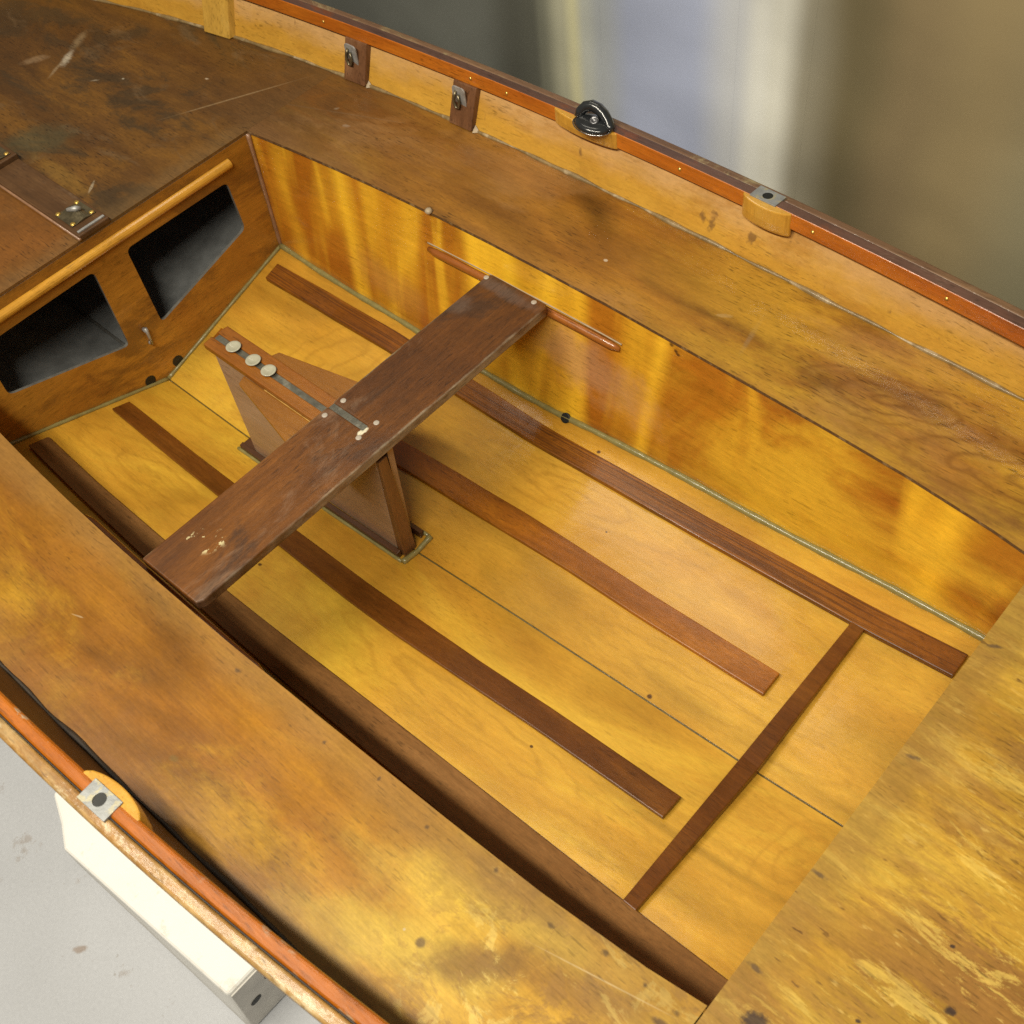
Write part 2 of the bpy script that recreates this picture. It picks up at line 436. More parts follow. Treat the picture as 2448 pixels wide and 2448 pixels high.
def thw_extra(N, c):
    # flaking paint near the near end, chips along both long edges
    X, Y, Z = N.sep()
    v = N.mapping((.045, .030, 1000), (.700, -.305, 0), (0, 0, math.radians(35)), 'TEXTURE')
    d = N.math('ADD', N.length(v), N.math('MULTIPLY', N.noise(N.co, 30, 4), .6))
    m = N.rng(d, 1.25, .75)
    ch = N.noise(N.mapping((.8, .55, 1), (2, 5, 0)), 85, 6, .62)
    c = N.mix(N.math('MULTIPLY', m, N.rng(ch, .555, .59)), c, (.62, .55, .30))
    e = N.math('MULTIPLY_ADD', N.noise(N.mapping((1, .5, 1)), 60, 7, .7), .012, X)
    c = N.mix(N.math('MULTIPLY', N.rng(e, .656, .649), N.rng(N.noise(N.co, 9, 3), .42, .6)), c, (.25, .20, .115))
    e = N.math('MULTIPLY_ADD', N.noise(N.mapping((1, .4, 1), (3, 3, 0)), 50, 7, .7), -.012, X)
    c = N.mix(N.math('MULTIPLY', N.rng(e, .7735, .7790), N.rng(N.noise(N.co, 7, 3), .45, .58)), c, (.27, .21, .14))
    return c


M_THW = wood('thwart_mahogany', [(0, (.050, .016, .003)), (.4, (.096, .032, .0045)), (.75, (.15, .053, .007)), (1, (.20, .080, .012))], axis='y',
             fig=5, fibre=.42, mottle=.30, rough=.46, coat=.06, seed=23, bump=.35, pores=.3, extra=thw_extra,
             blotch=[((.045, .021, .010), 7, .50, .62, .75), ((.19, .11, .062), 10, .56, .70, .6)],
             spots=[(.655, .30, .02, .02, 0, (.13, .085, .06), .5, .6, .7, 60), (.70, .37, .07, .012, 0, (.12, .085, .07), .5, .6, .7, 60),
                    (.733, -.008, .005, .011, 0, (.66, .62, .46), .95, .25, .7, 220)])


def batten_mat(name, seed, k=1.0, stripe=0.0, rough=.34, coat=.2, spec=.35):
    def ex(N, c):
        if not stripe: return c
        X, Y, Z = N.sep()
        w = N.noise(N.mapping((.010, 1, .02), (seed, 0, 0)), 330, 2, .5)
        return N.mix(N.rng(w, .45, .62, 0, stripe), c, (.055, .018, .005))
    return wood(name, [(0, (.075 * k, .022 * k, .003)), (.45, (.125 * k, .040 * k, .0045)), (.8, (.18 * k, .064 * k, .007)), (1, (.26 * k, .105 * k, .012))],
                fig=5, fibre=.34, mottle=.22, pores=.22, rough=rough, coat=coat, spec=spec, seed=seed, extra=ex, bump=.1, ring=.25, ringk=7)


M_BAT = [batten_mat('batten_hardwood_striped', 31, 1.45, .62), batten_mat('batten_hardwood_pale', 33, 2.0), batten_mat('batten_hardwood_red', 35, .95), wood('batten_hardwood_dull', [(0, (.11, .048, .014)), (.45, (.17, .078, .022)), (.8, (.22, .108, .034)), (1, (.28, .15, .05))], fig=5, fibre=.34, mottle=.22,
              pores=.25, rough=.6, coat=0, spec=.15, seed=37, bump=.1)]
M_BRACE = batten_mat('brace_hardwood', 39, .95)
M_CASE = wood('case_ply', [(0, (.24, .145, .085)), (.4, (.34, .225, .145)), (.75, (.40, .285, .20)), (1, (.46, .34, .25))], axis='x', fig=6, fibre=.18,
              rough=.36, coat=.3, seed=41, blotch=[((.22, .105, .035), 5, .54, .70, .75)])
M_POST = wood('case_post_wood', [(0, (.10, .042, .014)), (.5, (.16, .070, .024)), (1, (.22, .105, .04))], axis='z', fig=9, fibre=.25, rough=.4, coat=.2, seed=42)
M_CASETOP = wood('case_top_wood', [(0, (.15, .046, .006)), (.5, (.22, .074, .009)), (1, (.29, .11, .014))], fig=6, fibre=.22, rough=.28, coat=.5, seed=43)
M_GUSSET = wood('gusset_ply', [(0, (.16, .060, .009)), (.5, (.23, .090, .012)), (1, (.29, .125, .018))], fig=6, fibre=.2, rough=.32, coat=.4, seed=45)
M_PLINTH = wood('case_base_wood', [(0, (.05, .020, .008)), (.5, (.075, .03, .011)), (1, (.11, .05, .02))], fig=6, fibre=.25, rough=.4, coat=.2, seed=47)


def inw_extra(N, c):
    # chipped varnish showing grey wood along the inner corner, brass dots
    X, Y, Z = N.sep()
    ch = N.noise(N.mapping((.5, 1, 1)), 42, 4, .6)
    gap = N.noise(N.mapping((.4, .4, .4), (2, 2, 2)), 12, 2)
    f = N.math('MULTIPLY', N.rng(ch, .55, .61, 0, .85), N.rng(gap, .44, .54))
    c = N.mix(f, c, (.34, .25, .16))
    dk = N.noise(N.mapping((.12, 1, 1), (6, 3, 1)), 48, 8, .7)
    c = N.mix(N.rng(dk, .52, .64, 0, .6), c, (.17, .05, .008))
    return c


M_INWFAR = wood('inwale_mahogany', [(0, (.20, .042, .004)), (.4, (.36, .090, .006)), (.75, (.50, .15, .011)), (1, (.60, .21, .018))], fig=6, fibre=.34,
                rough=.34, coat=.35, seed=51, bump=.12, blotch=[((.15, .06, .03), 6, .55, .72, .5)])
M_SIDEDARK = wood('topside_ply_shaded', [(0, (.10, .045, .012)), (.4, (.15, .070, .018)), (.75, (.20, .10, .025)), (1, (.26, .14, .04))], fig=5, fibre=.2, rough=.5,
                  coat=.1, spec=.25, seed=62)  # near topside: gunwale shadow painted as a darker copy of the ply
M_INWTOP = wood('inwale_top_sheen', [(0, (.060, .030, .022)), (.5, (.10, .050, .036)), (1, (.16, .085, .06))], fig=8, fibre=.3, rough=.42, coat=.2, seed=58, bump=.3,  # violet grey sheen of the far rail top put into its colour, with wear
                blotch=[((.20, .05, .010), 7, .54, .66, .7), ((.24, .17, .12), 16, .60, .72, .6)])
M_INWNEAR = wood('inwale_mahogany_orange', [(0, (.23, .056, .003)), (.4, (.32, .086, .004)), (.75, (.40, .115, .006)), (1, (.46, .15, .010))], fig=6, fibre=.32,
                 rough=.34, coat=.35, seed=53, bump=.15, extra=inw_extra)


def strake_extra(N, c):
    w = N.noise(N.mapping((.35, 1, 1)), 30, 6, .7)
    c = N.mix(N.rng(w, .42, .60, 0, .85), c, (.40, .26, .10))
    w = N.noise(N.mapping((.5, 1, 1), (4, 4, 4)), 60, 5, .7)
    c = N.mix(N.rng(w, .55, .68, 0, .8), c, (.52, .42, .25))
    return N.mix(N.rng(w, .36, .28, 0, .8), c, (.17, .085, .03))


M_STRK = wood('rubbing_strake_weathered', [(0, (.20, .09, .018)), (.5, (.29, .145, .03)), (1, (.38, .20, .05))], fig=8, fibre=.3, mottle=.3, rough=.5, coat=.1, seed=55,
              bump=.4, extra=strake_extra)
M_STRKFAR = wood('rubbing_strake_dull', [(0, (.10, .05, .028)), (.5, (.16, .085, .045)), (1, (.24, .14, .07))], fig=8, fibre=.3, rough=.5, coat=.1, seed=56,
                 bump=.4, blotch=[((.30, .24, .12), 18, .52, .66, .8)])


def side_extra(N, c):
    X, Y, Z = N.sep()
    # paler, milky upper part under the inwale
    e = N.math('MULTIPLY_ADD', N.noise(N.mapping((.5, 1, 1)), 9, 8, .66), .10, Z)
    c = N.mix(N.rng(e, .075, .125, 0, .7), c, (.54, .33, .155))
    st = N.noise(N.mapping((.4, 1, 1), (3, 3, 3)), 9, 9, .7)
    c = N.mix(N.rng(st, .54, .66, 0, .6), c, (.36, .165, .026))
    pv = N.noise(N.mapping((.8, 1, .5)), 38, 3)
    c = N.mix(N.rng(pv, .68, .76, 0, .7), c, (.14, .07, .03))
    return c


M_SIDE = wood('topside_ply', [(0, (.38, .175, .022)), (.4, (.50, .26, .034)), (.75, (.57, .32, .046)), (1, (.62, .37, .07))], fig=5, fibre=.14, rough=.36,
              coat=.25, seed=61, extra=side_extra)
M_BLOCKPALE = wood('pale_block_wood', [(0, (.42, .20, .022)), (.5, (.54, .28, .035)), (1, (.60, .35, .06))], axis='z', fig=12, fibre=.15, rough=.26, coat=.6, seed=63)
M_BLOCKDARK = wood('dark_block_wood', [(0, (.085, .034, .014)), (.5, (.15, .066, .028)), (1, (.30, .155, .08))], axis='z', fig=12, fibre=.25, rough=.4, coat=.2, seed=65)
M_KNEE = wood('knee_wood', [(0, (.40, .22, .035)), (.5, (.50, .29, .05)), (1, (.56, .36, .09))], axis='z', fig=14, fibre=.2, rough=.4, coat=.2, seed=67)
M_STEP = wood('mast_step_wood', [(0, (.050, .023, .008)), (.5, (.082, .038, .013)), (1, (.13, .066, .024))], fig=9, fibre=.3, rough=.5, coat=.05, seed=69, bump=.25,
              blotch=[((.16, .10, .055), 14, .56, .7, .6)])
M_RISER = wood('riser_wood', [(0, (.22, .065, .012)), (.5, (.30, .10, .018)), (1, (.38, .15, .03))], fig=8, fibre=.2, rough=.26, coat=.6, seed=71)
M_EPOXY = plain('green_epoxy', (.215, .185, .066), .3, 0, .22, 60, 1.0, .35)
M_SEAM = plain('seam_filler', (.20, .135, .055), .45, 0, .4, 45, .6, .2, var2=(.42, .33, .20))
M_PALEFILL = plain('pale_filler', (.36, .28, .18), .5, 0, .2, 50, .5)
M_GLUE = plain('amber_glue', (.42, .24, .06), .35, 0, .3, 80, .4, .3)
M_CORNER = plain('corner_filler', (.25, .135, .075), .4, 0, .3, 40, .5, .3)
M_EDGE = plain('ply_edge', (.10, .052, .022), .5, 0, .4, 120, .5, .1, var2=(.24, .155, .07))
M_DARKSEAM = plain('dark_seam', (.030, .020, .012), .6, 0, .4, 60, .4)
M_KEELSEAM = plain('keel_seam_epoxy', (.105, .075, .018), .35, 0, .4, 60, .5, .3)
M_LOCK = plain('locker_paint', (.26, .27, .27), .55, 0, .3, 25, .2, .1)
M_RIM = plain('cutout_edge_paint', (.16, .155, .14), .5, 0, .3, 60, .3)
M_BLACK = plain('black_hole', (.006, .007, .006), .5, 0, .3, 60, .3)
M_STEEL = plain('worn_steel', (.36, .36, .35), .45, .45, .3, 80, .5)
M_ZINC = plain('galvanised_plate', (.27, .28, .28), .42, .35, .22, 70, .4, extra=lambda N, c: N.mix(N.rng(N.noise(N.co, 75, 4), .54, .62, 0, .7), c, (.40, .36, .22)))
M_GUNMETAL = plain('tarnished_plate', (.16, .13, .075), .32, .7, .5, 60, .5, .2)
M_BRASS = plain('brass', (.60, .40, .10), .3, .75, .15, 200, .3)
M_NYLON = plain('white_nylon', (.36, .345, .26), .3, 0, .08, 150, .1, .2)
M_PLUG = plain('pale_screw', (.40, .35, .29), .45, .1, .15, 300, .3)
M_PLASTIC = plain('black_plastic', (.018, .020, .022), .22, 0, .3, 60, .1, .6)
M_EYE = plain('fairlead_eye_metal', (.20, .20, .21), .3, .8, .3, 60, .3)
M_CHROME = plain('fairlead_chrome', (.55, .56, .57), .16, 1.0, .1, 60, .1)
M_SLOT = plain('slot_lining', (.090, .085, .065), .5, .1, .5, 50, .5, .2, var2=(.20, .19, .15))
M_HULL = plain('hull_paint', (.55, .53, .48), .4, 0, .05, 8, .1, .2)


# ------------------------------------------------------------------ mesh builder
class MB:
    def __init__(s): s.bm = bmesh.new()

    def v(s, p): return s.bm.verts.new(p)

    def face(s, vs, mi=0):
        try:
            f = s.bm.faces.new(vs); f.material_index = mi
            return f
        except ValueError: return None

    def loft(s, rings, closed=True, caps=True, mi=None):
        """rings of equal length -> skin"""
        R = [[s.v(p) for p in r] for r in rings]
        n = len(R[0])
        for a, b in zip(R, R[1:]):
            for i in range(n if closed else n - 1):
                j = (i + 1) % n
                s.face((a[i], a[j], b[j], b[i]), mi[i] if mi else 0)
        if caps and closed:
            s.face(R[0][::-1]); s.face(R[-1])
        return s

    def prism(s, poly, z0, z1, f=None):
        """poly in (x, y) pushed from z0 to z1; f maps a point"""
        f = f or (lambda p: p)
        return s.loft([[f((x, y, z0)) for x, y in poly], [f((x, y, z1)) for x, y in poly]])

    def box(s, x0, x1, y0, y1, z0, z1, f=None):
        return s.prism([(x0, y0), (x1, y0), (x1, y1), (x0, y1)], z0, z1, f)

    def lathe(s, prof, at=(0, 0, 0), axis=(0, 0, 1), n=20, caps=True):
        q = Vector((0, 0, 1)).rotation_difference(Vector(axis))
        rings = []
        for r, h in prof:
            rings.append([Vector(at) + q @ Vector((r * math.cos(2 * math.pi * i / n), r * math.sin(2 * math.pi * i / n), h)) for i in range(n)])
        return s.loft(rings, True, caps)

    def tube(s, pts, r, n=10):
        pts = [Vector(p) for p in pts]
        rings = []
        for i, p in enumerate(pts):
            t = (pts[min(i + 1, len(pts) - 1)] - pts[max(i - 1, 0)]).normalized()
            a = t.orthogonal().normalized() if i == 0 else (pa - t * pa.dot(t)).normalized()
            pa = a
            b = t.cross(a)
            rr = r[i] if isinstance(r, (list, tuple)) else r
            rings.append([p + (a * math.cos(2 * math.pi * k / n) + b * math.sin(2 * math.pi * k / n)) * rr for k in range(n)])
        return s.loft(rings)

    def build(s, name, mats, parent=None, bevel=0.0, smooth=False, seg=2):
        bmesh.ops.recalc_face_normals(s.bm, faces=s.bm.faces)
        me = bpy.data.meshes.new(name)
        s.bm.to_mesh(me); s.bm.free()
        for m in (mats if isinstance(mats, (list, tuple)) else [mats]): me.materials.append(m)
        o = bpy.data.objects.new(name, me)
        COL.objects.link(o)
        if parent is not None:
            o.parent = parent
            if parent.parent is None: o.location = -parent.location
        if smooth:
            for p in me.polygons: p.use_smooth = True
        if bevel:
            b = o.modifiers.new('bevel', 'BEVEL')
            b.width = bevel; b.segments = seg; b.limit_method = 'ANGLE'; b.angle_limit = math.radians(40)
        return o


def tag(o, label=None, cat=None, group=None, kind=None):
    for k, v in (('label', label), ('category', cat), ('group', group), ('kind', kind)):
        if v: o[k] = v
    return o


def thing(name, loc, label, cat, group=None):
    o = bpy.data.objects.new(name, None)
    COL.objects.link(o); o.location = loc; o.empty_display_size = .1
    return tag(o, label, cat, group)


def frange(a, b, n): return [a + (b - a) * i / (n - 1) for i in range(n)]


boat = thing('sailing_dinghy', BASE, 'varnished plywood sailing dinghy seen from above with an open cockpit and dark centre thwart', 'boat')

# ------------------------------------------------------------------ setting: floor, back wall
FLZ = -0.70


def floor_col(N, c):
    b = N.noise(N.co, 14, 6, .65)
    c = N.mix(N.rng(b, .63, .70, 0, .55), c, (.27, .23, .20))
    c = N.mul(c, N.math('MULTIPLY_ADD', N.noise(N.co, 160, 5, .75), .34, .83))
    c = N.mix(N.rng(N.noise(N.mapping((1, 1, 1), (9, 1, 5)), 55, 5, .7), .66, .72, 0, .5), c, (.24, .21, .18))
    d = N.noise(N.mapping((1, 1, 1), (5, 5, 5)), 6, 9, .7)
    c = N.mix(N.rng(d, .55, .72, 0, .35), c, (.34, .35, .37))
    for (x, y) in ((.78, -.98), (.86, -1.07), (1.06, -.99), (.92, -.90), (1.2, -1.05), (.70, -.86)):
        c = N.spot(c, x, y, .012, .006, 50, (.24, .17, .12), .7, .4, .7, 70)
    return c


M_CONC = plain('painted_concrete', (.43, .445, .475), .6, 0, .06, 5, .15, 0, extra=floor_col)
mb = MB()
mb.box(-4, 5, -4, 3.2, FLZ - .05, FLZ)
tag(mb.build('floor', M_CONC), kind='structure')
mb = MB()
mb.box(-4, 5, 2.4, 2.5, FLZ, 2.6)
tag(mb.build('wall', plain('workshop_wall_paint', (.42, .40, .34), .7, 0, .05, 3, .1)), kind='structure')

# hull skin, outside ---------------------------------------------------------
XS = frange(-1.15, 2.25, 60)


def hull_half(mb, s):
    rings = []
    for x in XS:
        yc = min(.50, yout(x) - .09)
        yb = yout(x) - .015
        pts = [(0, fz(x, 0) - .014), (.25, fz(x, .25) - .014), (yc, fz(x, yc) - .014), (yb, -.13), (yout(x) + .012, -.003), (gy(x) + .0290, gz(x) - .029)]
        inn = [(p[0] - (.003 if i > 2 else 0), p[1] + (.004 if i < 3 else 0)) for i, p in enumerate(pts)]
        rings.append([(x, s * y, z) for y, z in pts + inn[::-1]])
    mb.loft(rings)


mb = MB()
hull_half(mb, 1); hull_half(mb, -1)
mb.build('hull', M_HULL, boat)

# end transoms
for x, nm in ((-1.15, 'bow_transom'), (2.25, 'stern_transom')):
    mb = MB()
    x1 = x - .008 if x < 0 else x + .008
    pr = [(0, fz(x, 0) - .014), (yout(x) - .09, fz(x, .45)), (yout(x), -.08), (gy(x) + .02, gz(x) - .004)]
    poly = [(y, z) for y, z in pr] + [(-y, z) for y, z in pr[:0:-1]]
    mb.loft([[(x, y, z) for y, z in poly], [(x1, y, z) for y, z in poly]])
    mb.build(nm, M_SIDE, boat)

# ------------------------------------------------------------------ topsides inside (hull side above the deck)
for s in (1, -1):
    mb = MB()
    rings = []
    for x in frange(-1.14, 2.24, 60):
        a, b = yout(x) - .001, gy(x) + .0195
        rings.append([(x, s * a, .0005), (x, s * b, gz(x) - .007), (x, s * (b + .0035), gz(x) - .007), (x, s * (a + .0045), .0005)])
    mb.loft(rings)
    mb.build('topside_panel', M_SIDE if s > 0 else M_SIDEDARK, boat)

# ------------------------------------------------------------------ decks
T = .006


def deck_strip(xs, ya, yb, name, mat, edge=True, label=None):
    mb = MB()
    rings = [[(x, ya(x), 0), (x, yb(x), 0), (x, yb(x), -T), (x, ya(x), -T)] for x in xs]
    mb.loft(rings, mi=[0, 1, 1, 1])
    o = mb.build(name, [mat, M_EDGE], boat)
    if label: o['label'] = label
    return o


deck_strip(frange(.0001, 1.6724, 70), yin, lambda x: yout(x) - .002, 'side_deck', M_FARDECK, label='brown far side deck')
deck_strip(frange(.0006, 1.6724, 70), lambda x: -yin(x), lambda x: -yout(x) + .002, 'side_deck', M_NEARDECK, label='golden near side deck with a bleached end')
deck_strip(frange(-1.14, -.0001, 40), lambda x: -yout(x) + .002, lambda x: yout(x) - .002, 'foredeck', M_FORE, label='dark stained foredeck')
o = deck_strip(frange(1.6740, 2.24, 24), lambda x: -yout(x) + .002, lambda x: yout(x) - .002, 'stern_deck', M_STERN, label='pale weathered stern deck')
# dark front edge of the stern deck
for p in o.data.polygons:
    if abs(p.normal.x) > .9: p.material_index = 1

# filler bead where deck meets topside
for s in (1, -1):
    mb = MB()
    mb.tube([(x, s * (yout(x) - .0025 + .0008 * math.sin(x * 41)), .001) for x in frange(-1.1, 2.2, 160)],
            [.0035 + .0012 * math.sin(x * 23) + .001 * math.sin(x * 61) for x in frange(-1.1, 2.2, 160)], 8)
    mb.build('deck_seam', M_SEAM if s > 0 else M_DARKSEAM, boat, smooth=True)  # near bead coloured dark for the shade under the gunwale

# ------------------------------------------------------------------ cockpit floor
for s in (1, -1):
    mb = MB()
    rings = []
    for x in frange(.001, 2.0, 44):
        ys = [.0017, .06, .13, .2, .28, ych(x) + .004]
        rings.append([(x, s * y, fz(x, y)) for y in ys] + [(x, s * y, fz(x, y) - .005) for y in ys[::-1]])
    mb.loft(rings)
    mb.build('floor_panel', M_FLOOR, boat)
mb = MB()
mb.loft([[(x, -.004, fz(x, 0) - .0012), (x, .004, fz(x, 0) - .0012), (x, .004, fz(x, 0) - .004), (x, -.004, fz(x, 0) - .004)] for x in frange(.001, 2.0, 44)])
mb.build('keel_seam', M_KEELSEAM, boat)

# tank walls
for s in (1, -1):
    mb = MB()
    rings = []
    for x in frange(.001, 1.70, 60):
        t, b = yin(x) + .0025, ych(x)
        zb = fz(x, b) - .001
        pts = [(t, -T - .0003), (t * .66 + b * .34, zb * .34), (t * .33 + b * .67, zb * .67), (b, zb)]
        rings.append([(x, s * y, z) for y, z in pts] + [(x, s * (y + .005), z) for y, z in pts[::-1]])
    mb.loft(rings)
    o = mb.build('tank_wall', M_WALL, boat)

# stern bulkhead under the stern deck
mb = MB()
mb.loft([[(x, -.37, -T - .001), (x, .37, -T - .001), (x, .36, fz(x, .36) + .001), (x, 0, fz(x, 0) + .001), (x, -.36, fz(x, .36) + .001)] for x in (1.702, 1.708)])
mb.build('stern_bulkhead', M_WALL, boat)


# fillets of thickened epoxy
def bead(name, pts, r, mat, parent=boat, n=8):
    mb = MB()
    rr = [r * (1 + .07 * math.sin(i * 1.7) + .10 * math.sin(i * .53 + 1)) for i in range(len(pts))]
    mb.tube(pts, rr, n)
    return mb.build(name, mat, parent, smooth=True)


for s in (1, -1):
    bead('chine_fillet', [(x, s * (ych(x) - .0022), fz(x, ych(x)) + .0024) for x in frange(.004, 1.72, 150)], .0062, M_EPOXY)
    bead('bulkhead_fillet', [(.0022, s * y, fz(0, y) + .002) for y in frange(0, .364, 40)], .0042, M_EPOXY)
    bead('corner_fillet', [(.002, s * (yin(0) + (ych(0) - yin(0)) * t - .0015), -.006 + (fz(0, ych(0)) + .006) * t) for t in frange(0, 1, 30)], .0045, M_CORNER)

# ------------------------------------------------------------------ forward bulkhead with two openings
def rounded(poly, r, n=5):
    out = []
    for i, p in enumerate(poly):
        p = Vector(p); a = Vector(poly[i - 1]); b = Vector(poly[(i + 1) % len(poly)])
        da, db = (a - p).normalized(), (b - p).normalized()
        p0, p1 = p + da * r, p + db * r
        for k in range(n + 1):
            t = k / n
            out.append(tuple((1 - t)**2 * p0 + 2 * t * (1 - t) * p + t * t * p1))
    return out


outer = [(-.3715, -.0065), (.3715, -.0065), (ych(0), fz(0, ych(0)) + .001), (0, fz(0, 0) + .001), (-ych(0), fz(0, ych(0)) + .001)]
hole = rounded([(.039, -.072), (.293, -.074), (.297, -.195), (.042, -.268)], .014)
bm = bmesh.new()
edges = []
for loop in (outer, hole, [(-y, z) for y, z in hole]):
    vs = [bm.verts.new((0, y, z)) for y, z in loop]
    for i in range(len(vs)): edges.append(bm.edges.new((vs[i], vs[(i + 1) % len(vs)])))
bmesh.ops.triangle_fill(bm, use_beauty=True, use_dissolve=False, edges=edges)
for f in bm.faces:
    if f.normal.x < 0: f.normal_flip()
me = bpy.data.meshes.new('bulkhead'); bm.to_mesh(me); bm.free()
me.materials.append(M_BULK); me.materials.append(M_RIM)
bulk = bpy.data.objects.new('bulkhead', me); COL.objects.link(bulk); bulk.parent = boat; bulk.location = -BASE
sm = bulk.modifiers.new('solid', 'SOLIDIFY'); sm.thickness = .007; sm.offset = -1; sm.material_offset_rim = 1

# half round moulding along the top of the openings
mb = MB()
rings = []
for i, y in enumerate(frange(-.312, .312, 14)):
    rings.append([(.0006 + .0125 * math.sin(a), y, -.038 + .0105 * math.cos(a)) for a in frange(0, math.pi, 10)])
mb.loft(rings)
mb.build('half_round_moulding', M_MOULD, bulk, bevel=.001)
# toggle bolt on the centre post
mb = MB()
mb.tube([(.001, 0, -.254), (.011, 0, -.254)], .005, 12)
mb.tube([(.009, 0, -.247), (.011, 0, -.262), (.010, -.001, -.290)], [.004, .0034, .003], 10)
mb.lathe([(.0045, 0), (.0052, .003), (.003, .006)], (.001, 0, -.290), (1, 0, 0), 12)
mb.build('toggle_bolt', M_STEEL, bulk, smooth=True)
# limber holes low in the bulkhead, ringed with dark stain
for s in (1, -1):
    mb = MB()
    mb.lathe([(.0125, 0), (.0125, .0012), (.0095, .0016), (.0, .0006)], (.0003, s * .037, -.3765), (1, 0, 0), 24)
    mb.build('limber_hole', M_BLACK, bulk)

# locker inside the bow
def lock_col(N, c):
    return c


mb = MB()
for s in (1, -1):
    rings = []
    for x in frange(-.9, -.009, 12):
        k = .366 + .16 * min(1, max(0, (-x - .02) / .35)) * (1 if x > -.5 else max(.3, 1 - (-x - .5)))
        yb = min(k, .40)
        rings.append([(x, s * .0006, fz(x, 0) + .002), (x, s * yb, fz(x, yb) + .002), (x, s * k, -.16), (x, s * k * .98, -T - .002),
                      (x, s * (k * .98 + .003), -T - .002), (x, s * (k + .003), -.16), (x, s * (yb + .003), fz(x, yb) - .001), (x, s * .0006, fz(x, 0) - .001)])
    mb.loft(rings)
mb.box(-.905, -.9, -.36, .36, -.36, -T - .003)
mb.build('locker_lining', M_LOCK, boat)
bead('locker_seam', [(x, .0, fz(x, 0) + .003) for x in frange(-.85, -.02, 24)], .004, M_RIM)

# drain hole in the far chine
mb = MB()
xx = .83
nrm = Vector((0, -.75, .66)).normalized()
mb.lathe([(.0098, -.003), (.0098, .0006), (.0080, .0010), (0, .0010)], Vector((xx, ych(xx) - .0065, fz(xx, ych(xx)) + .0060)), nrm, 24)
o = mb.build('drain_hole', M_BLACK, boat)

# ------------------------------------------------------------------ floor battens and foot brace
def batten(s, X, Yi, Yo, x0, x1, th, mat, label=None):
    mb = MB()
    rings = []
    for x in frange(x0, x1, 40):
        a, b = float(np.interp(x, X, Yi)), float(np.interp(x, X, Yo))
        za, zb = fz(x, a), fz(x, b)
        rings.append([(x, s * a, za + .0003), (x, s * b, zb + .0003), (x, s * b, zb + th), (x, s * a, za + th)])
    mb.loft(rings)
    o = mb.build('floor_batten', mat, boat, bevel=.0016)
    if label: o['label'] = label
    return o


OX = [0, .2, .42, .65, .85, 1.2, 1.65]
OI = [.283, .290, .2925, .289, .284, .280, .277]
OO = [.322, .331, .334, .331, .324, .320, .320]
NX = [0, .35, .56, .75, .9, 1.05, 1.2, 1.45]
NI = [.107, .110, .1115, .113, .113, .112, .107, .104]
NO = [.146, .152, .157, .162, .162, .157, .151, .147]
batten(1, OX, OI, OO, .035, 1.647, .0105, M_BAT[0], 'striped grain floor batten')
batten(1, NX, NI, NO, .030, 1.443, .0095, M_BAT[1], 'paler brown floor batten')
batten(-1, NX, NI, NO, .030, 1.447, .0095, M_BAT[2])
batten(-1, OX, OI, [.324, .334, .341, .345, .347, .347, .344], .035, 1.69, .0105, M_BAT[3], 'dark floor batten half under the side deck')
mb = MB()
rings = []
for y in frange(-.2795, .2785, 33):
    z = fz(1.49, y)
    u = 1 - abs(y) / .28
    w = .0112 + .0035 * u
    h = .0125 + .0090 * u
    rings.append([(1.4925 - w, y, z + .0004), (1.4925 + w, y, z + .0004), (1.4925 + w, y, z + h), (1.4925 - w, y, z + h)])
mb.loft(rings)
mb.build('foot_brace', M_BRACE, boat, bevel=.0016)

# ------------------------------------------------------------------ daggerboard case
PT = -.0745                                   # top of the case, right under the thwart
CY = -.003
case_o = None
mb = MB()
for s in (1, -1):
    y0, y1 = .0068, .0195
    mb.loft([[(.340, CY + s * y, PT - .013), (.768, CY + s * y, PT - .013), (.752, CY + s * y, fz(.752, y1) + .012), (.336, CY + s * y, fz(.336, y1) + .012)] for y in (y0, y1)])
case_o = mb.build('daggerboard_case', M_CASE, boat, bevel=.001)
# end posts
for quad in ([(.7685, PT - .0135), (.776, PT - .0135), (.770, fz(.77, 0) + .003), (.7525, fz(.76, 0) + .003)],
             [(.334, PT - .0135), (.346, PT - .0135), (.342, fz(.33, 0) + .003), (.330, fz(.33, 0) + .003)]):
    mb = MB()
    w = .0150 if quad[0][0] > .5 else .0066
    if quad[0][0] > .5:                       # tapering post: narrow at the top, wide at the floor
        mb.loft([[(x, CY - .0195, z) for x, z in quad], [(x, CY + (-.001 if i < 2 else .009), z) for i, (x, z) in enumerate(quad)]])
    else:
        mb.loft([[(x, CY + y, z) for x, z in quad] for y in (-w, w)])
    mb.build('end_post', M_POST if quad[0][0] > .5 else M_CASETOP, case_o, bevel=.001)
# top rails with the slot between them
for s in (1, -1):
    mb = MB()
    mb.prism([(.329, CY + s * .0062), (.764, CY + s * .0062), (.764, CY + s * .0290), (.331, CY + s * .0285)], PT - .013, PT)
    mb.build('top_rail', M_CASETOP, case_o, bevel=.002)
mb = MB()
mb.box(.334, .762, CY - .0062, CY + .0062, PT - .012, PT - .0035)
mb.build('slot_lining', M_SLOT, case_o)
# triangular gussets carrying the thwart
for s in (1, -1):
    mb = MB()
    mb.prism([(.443, CY + s * .0292), (.450, CY + s * .047), (.61, CY + s * .082), (.70, CY + s * .102), (.70, CY + s * .0292)], PT - .019, PT - .011)
    mb.build('gusset', M_GUSSET, case_o, bevel=.001)
    bead('glue_line', [(x, CY + s * .0298, PT - .0095) for x in frange(.50, .64, 30)], .0010, M_GLUE, case_o, 6)
